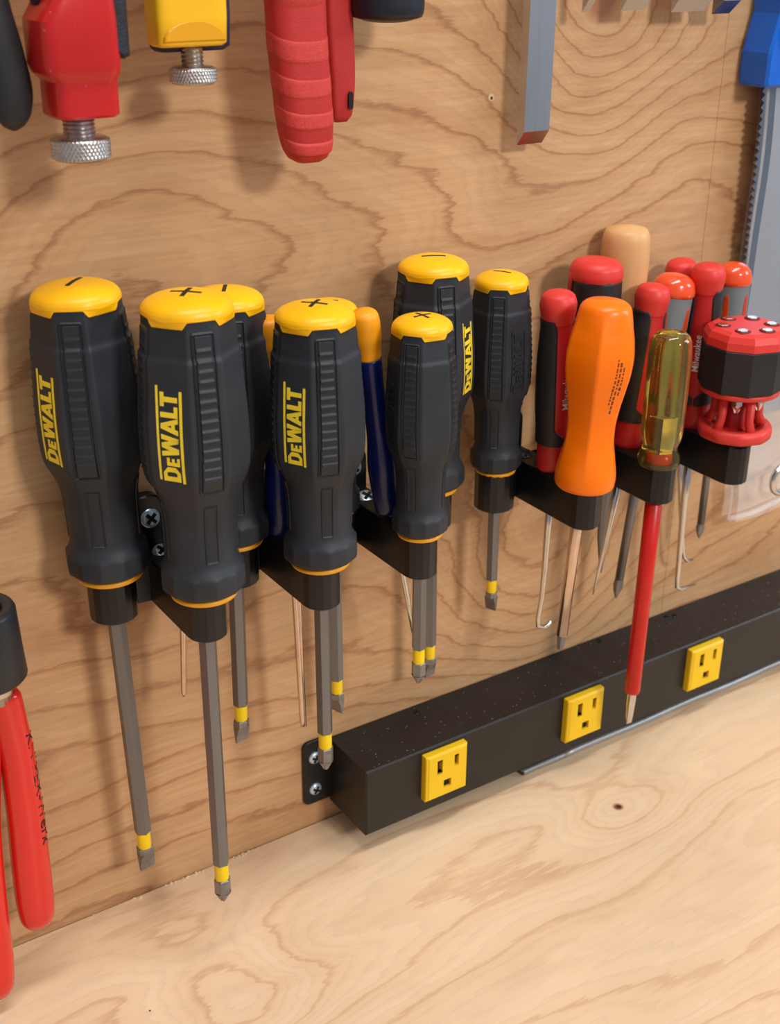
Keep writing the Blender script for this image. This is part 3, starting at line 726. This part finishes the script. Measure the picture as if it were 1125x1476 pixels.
pick((183, -30, 167), (181.8, -30, 245.5), -8, ([(183, -30, 168), (183.4, -30, 130), (185, -30, 86), (185.6, -30, 81.5), (187.5, -30.5, 80), (197, -31.5, 80.5)], [2.0, 1.8, 1.3, 1.2, 1.0, 0.4]), 'bent_hook', 'red and black pick with right-angle tip, left of the bit driver')
pick((190.6, -14, 167), (180.8, -14, 244), 10, ([(190.6, -14, 168), (199, -14, 118), (204.5, -14, 90), (206, -14, 85.5), (208, -14.5, 83), (212, -15, 83)], [1.8, 1.4, 1.2, 1.1, 0.9, 0.4]), 'short_hook', 'red topped pick hidden at the back, only its round end showing', text=False, r=0.95)

# ------------------------------------------------------------------ further screwdrivers at the back right
b0 = (121.0, -21, 168.5); az = math.atan2(CAM.y-b0[1], CAM.x-b0[0])
t = thing('screwdriver', 'black screwdriver with a red dome cap behind the orange one', 'screwdriver', b0, (2.2, 0, 84), az)
obj('handle', *lathe(smoothprof([(7, 0), (9, 1), (9.4, 6), (8.6, 14), (8.8, 24), (11.2, 40), (11.8, 54), (11.4, 66), (11.0, 76.5)], 60), 40, lambda th, z: 1-0.02*math.cos(6*th)), BLKG, t)
obj('end_cap', *lathe(smoothprof([(11.1, 76), (11.5, 78), (11.1, 81), (9.4, 83.4), (5.4, 84.7), (0.3, 85)], 24), 40), REDCAP, t)
V, F = quadpatch([(40, -2.2), (79, -2.2), (79, 2.2), (40, 2.2)], onhandle(lambda z: float(np.interp(z, [40, 54, 66, 80], [11.2, 11.8, 11.4, 11.1])), None, math.radians(-72)), 8, -0.2, 0.35)
obj('side_stripe', V, F, RED, t)
obj('shank', *lathe([(2.4, -24), (3.0, -23), (3.0, 1)], 16), SHANK, t)
def grey_driver(bot, top, r, tipz, tipx, label):
    ax = Vector(top)-Vector(bot); Ln = ax.length; az = math.atan2(CAM.y-bot[1], CAM.x-bot[0])
    t = thing('grey_screwdriver', label, 'screwdriver', bot, ax, az, 'grey gripped screwdrivers with orange-red caps')
    pf = [(0.55*r, 0), (0.75*r, 1), (0.8*r, 8), (0.72*r, 14), (0.85*r, 26), (1.0*r, 40), (0.98*r, Ln-14), (0.97*r, Ln-9.5)]
    f = pchip([p[1] for p in pf], [p[0] for p in pf])
    obj('handle', *lathe(smoothprof(pf, 50), 40), GREYG, t)
    obj('end_cap', *lathe(smoothprof([(0.99*r, Ln-10), (1.05*r, Ln-8.6), (0.96*r, Ln-4.5), (0.7*r, Ln-1.6), (0.4*r, Ln-0.5), (0.2, Ln)], 24), 40), ORRED, t)
    for base in (-62, -12, 60):
        def g(u, v, base=base):
            z = 20+(Ln-13.5-20)*v; hw = math.radians(15)*math.sin(math.pi*(0.06+0.88*v))**0.6; a = math.radians(base)+(2*u-1)*hw
            e = min(1-abs(2*u-1), 8*min(v, 1-v)); rr = f(z)+(-0.3 if e < 0.02 else 0.22)
            return (rr*math.cos(a), rr*math.sin(a), z)
        obj('inlay', *grid(g, 10, 40, False), INLAY, t)
    q_ = t.rotation_quaternion.to_matrix().inverted()
    e = Vector((tipx, bot[1], tipz)); s0 = Vector(bot)
    pth = [s0+(e-s0)*k for k in (0, 0.88, 0.91, 0.95, 1.0)]
    obj('shank', *tube([tuple(q_ @ (p-s0)) for p in pth[:2]], 0.2*r+0.25, 16), SHANK, t)
    obj('tip', *tube([tuple(q_ @ (p-s0)) for p in pth[1:]], [0.2*r+0.2, 0.24*r+0.3, 0.2*r+0.2, 0.35], 6), TIPM, t, smooth=False)
grey_driver((157.5, -25, 168.5), (167, -25, 242), 9.3, 84, 148.8, 'grey screwdriver with glossy orange cap behind the amber one')
grey_driver((207.6, -21, 168.5), (208.8, -21, 240.5), 8.2, 99, 207.4, 'grey screwdriver with orange cap behind the bit driver')
t = thing('wooden_handled_tool', 'tool with a plain turned wooden handle standing at the back', 'hand tool', (147.6, -12, 169.5))
obj('handle', *lathe(smoothprof([(5.5, 0), (6.0, 3), (5.6, 12), (6.5, 24), (8.6, 40), (10.2, 62), (10.7, 80), (10.4, 87), (9.2, 91), (6.5, 92.8), (0.3, 93.3)], 60), 36), WOODH, t)
obj('blade', *loft([(2.2, 0, -77.5, 0.3, 0.3, 4), (2.0, 0, -70, 1.6, 0.8, 4), (1.5, 0, -58, 3.0, 1.2, 4), (0.6, 0, -20, 3.0, 1.6, 3), (0, 0, 1, 2.8, 2.8, 2)], 16), SHANK, t)

# ------------------------------------------------------------------ multi-bit driver
b0 = (180.6, -56.5, 170.8)
t = thing('bit_driver', 'red and black multi-bit driver with steel bits in its round head', 'screwdriver', b0, (0, 0, 1), 0.3)
obj('stem', *lathe([(4.2, -16), (4.4, -15), (4.4, 3)], 24), CHROME, t)
def poly10(r, ro=0.0, n=10): return [(r*math.cos(2*math.pi*i/n+ro), r*math.sin(2*math.pi*i/n+ro)) for i in range(n)]
def ringdisc(r0, r1, z0, z1, n=40, fac=10):
    def rr(r, i):
        a = (2*math.pi*i/n) % (2*math.pi/fac)-math.pi/fac; return r*(0.4+0.6*math.cos(math.pi/fac)/math.cos(a))
    V = []; F = []
    for r, z, pf_ in ((r0, z0, 0), (r1, z0, 1), (r1+0.3, (z0+z1)/2, 1), (r1, z1, 1), (r0, z1, 0)):
        for i in range(n):
            q_ = rr(r, i) if pf_ else r; V.append((q_*math.cos(2*math.pi*i/n), q_*math.sin(2*math.pi*i/n), z))
    for j in range(5):
        for i in range(n): F.append((j*n+i, j*n+(i+1) % n, ((j+1) % 5)*n+(i+1) % n, ((j+1) % 5)*n+i))
    return V, F
obj('base_ring', *ringdisc(10.6, 16.2, 3.0, 8.2), REDCAP, t)
obj('hub', *lathe([(5.2, 2.5), (5.6, 3), (5.0, 9), (4.6, 25)], 24), RED, t)
for k in range(5):
    a = 2*math.pi*k/5+0.4; c, s = math.cos(a), math.sin(a)
    obj('strut', *tube([(12.8*c, 12.8*s, 6), (10.2*c, 10.2*s, 12), (9.6*c, 9.6*s, 25)], [2.3, 2.0, 2.4], 8), REDCAP, t)
    obj('spoke', *tube([(4*c, 4*s, 5.5), (13*c, 13*s, 5.6)], 1.7, 8), RED, t)
obj('lower_flange', *lathe([(14, 23.4), (17.3, 23.8), (17.8, 25.2), (17.5, 26.2)], 40), REDCAP, t)
sharp(obj('grip_drum', *prism(poly10(18.7), 26.0, 46.2, 0.8), BLKG, t, smooth=False))
V, F = [], []
hd = [(18.5, 46.0), (18.3, 49.4), (17.0, 52.0), (14.6, 53.2)]
for r, z in hd: V += [(x, y, z) for x, y in poly10(r)]
for j in range(3):
    for i in range(10): F.append((j*10+i, j*10+(i+1) % 10, (j+1)*10+(i+1) % 10, (j+1)*10+i))
F.append(tuple(30+i for i in range(10)))
obj('head_cap', V, F, REDCAP, t, smooth=False)
for k in range(6):
    a = 2*math.pi*k/6+0.25; x, y = 10.8*math.cos(a), 10.8*math.sin(a)
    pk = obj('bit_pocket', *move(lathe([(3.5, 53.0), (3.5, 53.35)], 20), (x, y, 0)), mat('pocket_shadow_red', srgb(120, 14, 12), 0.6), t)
    obj('bit', *move(prism(poly10(2.5, 0.2, 6), 53.2, 54.0, 0.2), (x, y, 0)), CHROME, t, smooth=False)
for k in (2, 3, 4):
    a = 2*math.pi*k/5+0.4+0.62; x, y = 9.5*math.cos(a), 9.5*math.sin(a)
    obj('hanging_bit', *move(phillips_tip(2.6, 25, 9), (x, y, 0)), CHROME, t, smooth=False)

# ------------------------------------------------------------------ tools along the top edge
def knob(parent, c, r, h, name='knurled_knob'):
    def f(u, v):
        th = 2*math.pi*u; z = h*v; e = min(v, 1-v)*h
        k = 0.32*(abs(math.sin(22*th+z*1.5))+abs(math.sin(22*th-z*1.5))-1)
        rr = r-0.35+k if e > 0.5 else r-0.9
        if e < 0.01: rr = r-1.2
        return (c[0]+rr*math.cos(th), c[1]+rr*math.sin(th), c[2]+z)
    return obj(name, *grid(f, 264, 22, True, True, True), KNURL, parent)
def thread(parent, c, r, h):
    prof = []; n = int(h/0.55)
    for i in range(n+1): prof.append((r if i % 2 else r-0.45, h*i/n))
    return sharp(obj('threaded_stud', *move(lathe(prof, 28), c), KNURL, parent), 50)
# red locking pliers
B0 = (-101.8, -32, 315)
t = thing('locking_pliers', 'scuffed red locking pliers handle with a knurled adjusting screw', 'pliers', B0)
knob(t, (0, 0, 0.2), 9.0, 6.6); thread(t, (0, 0, 6.4), 4.9, 8)
body = [(1.0, 0, 12.8, 9.0, 8.2), (1.2, 0, 13.6, 9.9, 9.0), (1.2, 0, 20, 9.9, 9.0), (1.3, 0, 23.2, 9.9, 9.0), (0.6, 0, 25.4, 11.4, 10.2), (0.3, 0, 28, 12.0, 10.6), (0.2, 0, 40, 11.8, 10.8), (1.6, 0, 45, 10.0, 10.6), (2.8, 0, 49.5, 8.4, 10.2), (3.2, 0, 58, 7.4, 10), (3.4, 0, 95, 7.2, 9.5)]
sharp(obj('handle', *loft(body, 40, 5.5), REDENAMEL, t), 24)
obj('side_grip', *swapyz(move(prism([(9.0, 31.5), (12.6, 29.0), (14.6, 30), (14.8, 96), (9.2, 96)], -9.0, 9.4, 1.0), (0, 0, 0))), NAVYTX, t, smooth=False)
obj('inner_lever', *loft([(-6.5, 2, 44, 3, 4), (-7.2, 2, 60, 3.4, 4), (-7.6, 2, 95, 3.4, 4)], 16, 4), NAVYTX, t)
# yellow locking pliers
B0 = (-61.0, -27, 334.2)
t = thing('locking_pliers', 'yellow locking pliers handle with a small knurled adjusting screw', 'pliers', B0)
knob(t, (0, 0, 0), 7.6, 5.2); thread(t, (0, 0, 5.0), 3.6, 6)
obj('handle', *loft([(-2.2, -2, 11.6, 10.6, 4.6), (-2.2, -2, 12.6, 11.8, 5.6), (-2.2, -2, 20, 11.9, 6.4), (-2.2, -2, 40, 11.9, 6.8), (-2.2, -2, 80, 11.5, 6.8)], 36, 6), YELENAMEL, t)
arc = [(-2.2+10.4*math.cos(math.pi*i/12), 13.2+6.2*math.sin(math.pi*i/12)) for i in range(13)]
obj('thumb_scoop', *move(swapyz(prism(arc, 6.6, 8.4, 0.4)), (0, 0, 0)), YELSCOOP, t, smooth=False)
obj('rear_grip', *loft([(1.2, 4.4, 9.6, 11.0, 4.2), (1.6, 4.4, 10.8, 12.6, 5), (1.8, 4.4, 20, 12.9, 5.2), (1.6, 4.4, 80, 12.4, 5.2)], 32, 5), INDIGO, t)
# red gripped pliers
t = thing('pliers', 'red gripped pliers hanging with ribbed handle beside the yellow locking pliers', 'pliers', (-17.5, -27, 306.5))
hs_ = [(-2.2, 0, 0, 4.2, 3.0), (-2.4, 0, 1.4, 6.6, 5.0), (-2.8, 0, 6, 8.6, 6.6), (-3.4, 0, 14, 9.6, 7.2), (-4.6, 0, 28, 9.8, 7.4), (-5.6, 0, 40, 9.9, 7.4), (-6.2, 0, 60, 10, 7.4), (-6.4, 0, 100, 10, 7.4)]
hg = obj('handle', *loft(smoothsecs(hs_, 70), 36, 2.8), PLIERRED, t)
fa = [pchip([s[2] for s in hs_], [s[k] for s in hs_]) for k in (0, 1, 3, 4)]
for z0, z1 in ((4.5, 9.0), (13.5, 19.0), (23.5, 30.0), (34.5, 42.0), (49.0, 100.0)):
    secs = []
    for i in range(9):
        k = i/8; z = z0+(z1-z0)*k; g = 0.16 if 0 < i < 8 else -0.15
        secs.append((fa[0](z), fa[1](z), z, fa[2](z)+g, fa[3](z)+g))
    V, F = loft(secs, 36, 2.8)
    V = [(x, y, z-3.2*max(0, -(y)/7.4)+0.8) for x, y, z in V]
    obj('grip_band', V, F, PLIERBAND, hg)
h2 = obj('handle', *loft(smoothsecs([(17.0, 11, 10.5, 2.4, 2.0), (17.0, 11, 12, 3.8, 3.4), (16.8, 11, 25, 5.0, 4.6), (15.6, 11, 45, 5.4, 5), (14.5, 11, 100, 5.6, 5)], 40), 24, 5), PLIERRED, t)
obj('lanyard_hole', *swapyz(prism(rrect(18.0, 19.8, 15, 21, 0.9), -6.6, -5.9)), DARK, h2, smooth=False)
# black handle at the left edge
t = thing('pliers', 'black dipped plier handle at the top left edge', 'pliers', (-119.3, -25, 324))
obj('handle', *loft(smoothsecs([(0, 0, 0, 0.8, 0.8), (0, 0, 1.2, 3.0, 2.6), (0.2, 0, 5, 5.4, 4.4), (0.2, 0, 11, 6.4, 5.0), (-1.2, 0, 22, 6.4, 5.2), (-3.4, 0, 36, 6.0, 5.0), (-5.4, 0, 60, 5.6, 4.6)], 50), 28, 2.4), DIPBLK, t)
obj('metal_lever', *loft([(-3.0, 0, 34.5, 4.0, 3.2), (-4.8, 0, 60, 4.2, 3.2)], 16, 4), CHROME, t)
# black handle end near the centre
t = thing('black_handle', 'end of a thick black rubber handle hanging at the top edge', 'hand tool', (14.2, -24, 350.2))
obj('grip', *lathe(smoothprof([(7.5, 0), (11.2, 0.5), (12.5, 2.2), (12.9, 5), (12.9, 40)], 30), 40), mat('black_blue_rubber', (0.010, 0.012, 0.020), 0.4, var=0.2), t)
obj('end_disc', *lathe([(6.0, -0.25), (6.4, 0.2)], 30), DIPBLK, t)
# chisels
def chisel(x0, w, y, zt, label, th=4.2, bev=5.5):
    t = thing('chisel', label, 'chisel', (x0+w/2, y, zt), group='steel chisels hanging point down')
    a = w/2
    V = [(-a, 0, 0), (a, 0, 0), (a, -th, bev), (-a, -th, bev), (-a, 0, 75), (a, 0, 75), (a, -th, 75), (-a, -th, 75)]
    F = [(0, 1, 5, 4), (3, 2, 6, 7), (0, 3, 7, 4), (1, 2, 6, 5), (4, 5, 6, 7)]
    obj('blade', V, F, BLADE, t, smooth=False)
    obj('bevel', [(-a, -0.02, 0), (a, -0.02, 0), (a, -th, bev), (-a, -th, bev), (-a, 0.3, 0.2), (a, 0.3, 0.2)], [(0, 1, 2, 3), (0, 1, 5, 4)], mat('honed_bevel', (0.40, 0.40, 0.42), 0.2, metal=1.0, var=0.04), t, smooth=False)
    obj('socket', *loft([(0, -th/2, 74, a*0.8, th*0.5), (0, -th/2, 90, 5, 5)], 16, 3), BLADE, t)
    return t
chisel(86.2, 12.8, -9.0, 300.8, 'narrow steel chisel blade hanging lowest, with an orange glint at its edge')
chisel(113.2, 3.6, -12, 349.5, 'thinnest chisel tip at the top edge above the wall knot')
chisel(133.5, 12.6, -12, 349.3, 'medium chisel tip at the top edge, next to the thinnest')
chisel(161.5, 19.6, -12, 348.0, 'widest chisel tip hanging at the top edge')
chisel(185.4, 10.4, -12, 346.6, 'chisel tip at the top edge nearest the blue saw handle', th=6)

# ------------------------------------------------------------------ saw in its clear sleeve
t = thing('hand_saw', 'pull saw with a blue handle end and a toothed steel blade', 'saw', (245, -9, 150))
V = []; F = []
x_top, x_bot = 226.0-245, 231.5-245
n = 46
edge = []
for i in range(n):
    z = 165-i*3.55; xx = x_top+(x_bot-x_top)*(165-z)/165
    edge += [(xx+2.0, z), (xx-0.2, z-1.9)]
poly = edge+[(45, 165-n*3.55), (45, 165)]
k = len(poly)
V = [(p[0], -0.5, p[1]) for p in poly]+[(p[0], 0.5, p[1]) for p in poly]
F = [tuple(range(k)), tuple(range(2*k-1, k-1, -1))]+[(i, (i+1) % k, k+(i+1) % k, k+i) for i in range(k)]
obj('toothed_blade', V, F, SAWST, t, smooth=False)
hp = [(-26.0, 165.5), (45, 165.5), (45, 240), (-23.0, 240), (-23.0, 196), (-27.0, 180), (-27.0, 167)]
obj('blue_handle', *swapyz(prism(hp, -8, 9, 1.2)), SAWBLUE, t, smooth=False)
obj('handle_rib', *swapyz(prism([(-21.5, 186), (-14, 177), (-14, 240), (-19.5, 240)], 8.5, 11.5, 0.8)), SAWBLUE, t, smooth=False)
sl = thing('saw_sleeve', 'clear plastic sleeve hanging around the saw blade, folded at its bottom', 'sleeve', (245, -15, 97))
def film(u, v):
    z = 0.0+218*v; x = -4.5-20*min(1, v*4.0)**1.3*0.42-8*0+62*u
    if v > 0.25: x = -12.5-6.5*(v-0.25)+ (66)*u
    return (x, -2.2*math.sin(3.1*u*2+v*9)*0.7-1.5*math.sin(v*23)*0.4*(1-v), z-4.5*u*(1-v)*0+ 0)
def film2(off):
    def g(u, v):
        p = film(u, v); return (p[0], p[1]+off, p[2])
    return g
obj('front_film', *grid(film2(0), 40, 90, False), CLEAR, sl)
obj('back_film', *grid(film2(9.5), 40, 90, False), CLEAR, sl)
obj('bottom_seam', *tube([(film(i/20, 0)[0], film(i/20, 0)[1]+4.5, 0.3+0.0*i) for i in range(21)], 1.6, 8), CLEAR, sl)
obj('side_seam', *tube([(film(0, i/60)[0], film(0, i/60)[1]+4.5, film(0, i/60)[2]) for i in range(61)], 0.7, 8), CLEAR, sl)
rg = [(38.5+7*math.cos(2*math.pi*i/40), -7, 15+7*math.sin(2*math.pi*i/40)) for i in range(41)]
t = thing('steel_ring', 'shiny steel ring at the right edge beside the clear sleeve', 'ring', (262, -24, 112))
obj('ring', *tube([(7.5*math.cos(2*math.pi*i/40), 0, 8+7.5*math.sin(2*math.pi*i/40)) for i in range(41)], 1.7, 12), CHROME, t)

# ------------------------------------------------------------------ dipped pliers at lower left, in a black cup
t = thing('tool_cup', 'black open cup fixed to the wall at the left edge', 'holder', (-152.5, -30, 146))
V, F = [], []
for r, z in ((12.6, 0), (13.6, 0.8), (13.2, 12), (12.6, 26), (11.9, 27), (8.2, 26.2), (7.6, 2)):
    pass
cupp = [(13.0, 0), (13.9, 1.0), (13.4, 10), (12.8, 26), (12.2, 27.2), (8.8, 27.2), (8.2, 26), (8.2, 3)]
obj('cup', *lathe(cupp, 48), PRINT if False else mat('black_cup_plastic', (0.016, 0.017, 0.019), 0.42, var=0.25, scale=60, bump=0.2), t)
obj('bracket', *box(-5, 5, 10, 29.5, 3, 20, 0.5), BLKG, t, smooth=False)
t = thing('dipped_pliers', 'red vinyl dipped pliers hanging at the lower left', 'pliers', (-150, -30, 4))
obj('neck', *loft([(0.0, 0, 132, 6.4, 5), (-1.5, 0, 145, 6.4, 5)], 24, 3), CHROME, t)
def barloft(path, mt, name, n=50):
    zs = [p[2] for p in path]; secs = smoothsecs(path, n); return obj(name, *loft(secs, 28, 2.3), mt, t)
rh = barloft([(3.2, 0, 28, 1.5, 1.2), (3.0, 0, 29.4, 4.4, 3.4), (2.9, 0, 34, 6.5, 5.2), (3.0, 0, 44, 7.1, 5.6), (3.4, 0, 62, 7.0, 5.6), (4.0, 0, 85, 6.6, 5.4), (4.0, 0, 105, 6.2, 5.2), (3.0, 0, 122, 6.2, 5.0), (1.8, 0, 134, 6.4, 5.0), (1.5, 0, 135, 5.6, 4.4)], DIPRED, 'handle')
barloft([(-16.4, 0, 2, 1.5, 1.2), (-16.2, 0, 3.4, 4.2, 3.2), (-15.8, 0, 8, 6.4, 5), (-15.0, 0, 20, 6.9, 5.4), (-14.2, 0, 45, 6.9, 5.4), (-12.0, 0, 80, 6.6, 5.2), (-8, 0, 110, 6.4, 5.0), (-5, 0, 134, 6.2, 5.0)], DIPRED, 'handle')
v, fc = fonttext('KNIPEX-Werk', 6.6, 0.04)
prof_x = pchip([28, 34, 44, 62, 85, 105, 122, 134], [3.0, 2.9, 3.0, 3.4, 4.0, 4.0, 3.0, 1.8]); prof_a = pchip([28, 34, 44, 62, 85, 105, 122, 134], [4, 6.5, 7.1, 7.0, 6.6, 6.2, 6.2, 6.4])
def onred(x, y, h):
    z = 118-x; a = math.radians(-40)+y/6.2; aa, bb = prof_a(z)+h, prof_a(z)*0.8+h
    c, d = math.cos(a), math.sin(a)
    return (prof_x(z)+aa*math.copysign(abs(c)**(2/2.3), c), bb*math.copysign(abs(d)**(2/2.3), d), z)
obj('handle_print', [onred(p[0]*1.22, p[1]-2.0, 0.18) for p in v], fc, INK, rh, recalc=False)

# ------------------------------------------------------------------ dust
def specks(name, pts, mt, label, cat):
    V = []; F = []
    for x, y, z, r in pts:
        n = len(V); a = random.random()*3
        for i in range(4): V.append((x+r*math.cos(a+i*1.57)*random.uniform(.6, 1.3), y+r*math.sin(a+i*1.57)*random.uniform(.6, 1.3), z))
        V.append((x, y, z+r*0.7)); F += [(n, n+1, n+4), (n+1, n+2, n+4), (n+2, n+3, n+4), (n+3, n, n+4), (n+3, n+2, n+1, n)]
    o_ = obj(name, V, F, mt, None, smooth=False); return tag(o_, label, cat, kind='stuff')
specks('grey_dust', [(random.uniform(2, 300), random.uniform(-31, -2), 45.25, random.choice([0.12, 0.15, 0.18, 0.25, 0.4])) for _ in range(620)], GREYDUST, 'fine grey dust specks on top of the power strip', 'dust')
specks('sawdust_crumbs', [(x+random.uniform(-3, 3), random.uniform(-2.6, -0.9), 0.0, random.uniform(0.3, 1.0)) for x in (-98, -82, -76, -72, -68, -50, -46, -44, -40) for _ in range(5)]
       + [(random.uniform(-150, 60), -abs(random.gauss(0, 2))-0.8, 0.0, random.uniform(0.15, 0.45)) for _ in range(70)], DUST, 'pale sawdust crumbs along the joint of wall and bench', 'sawdust')
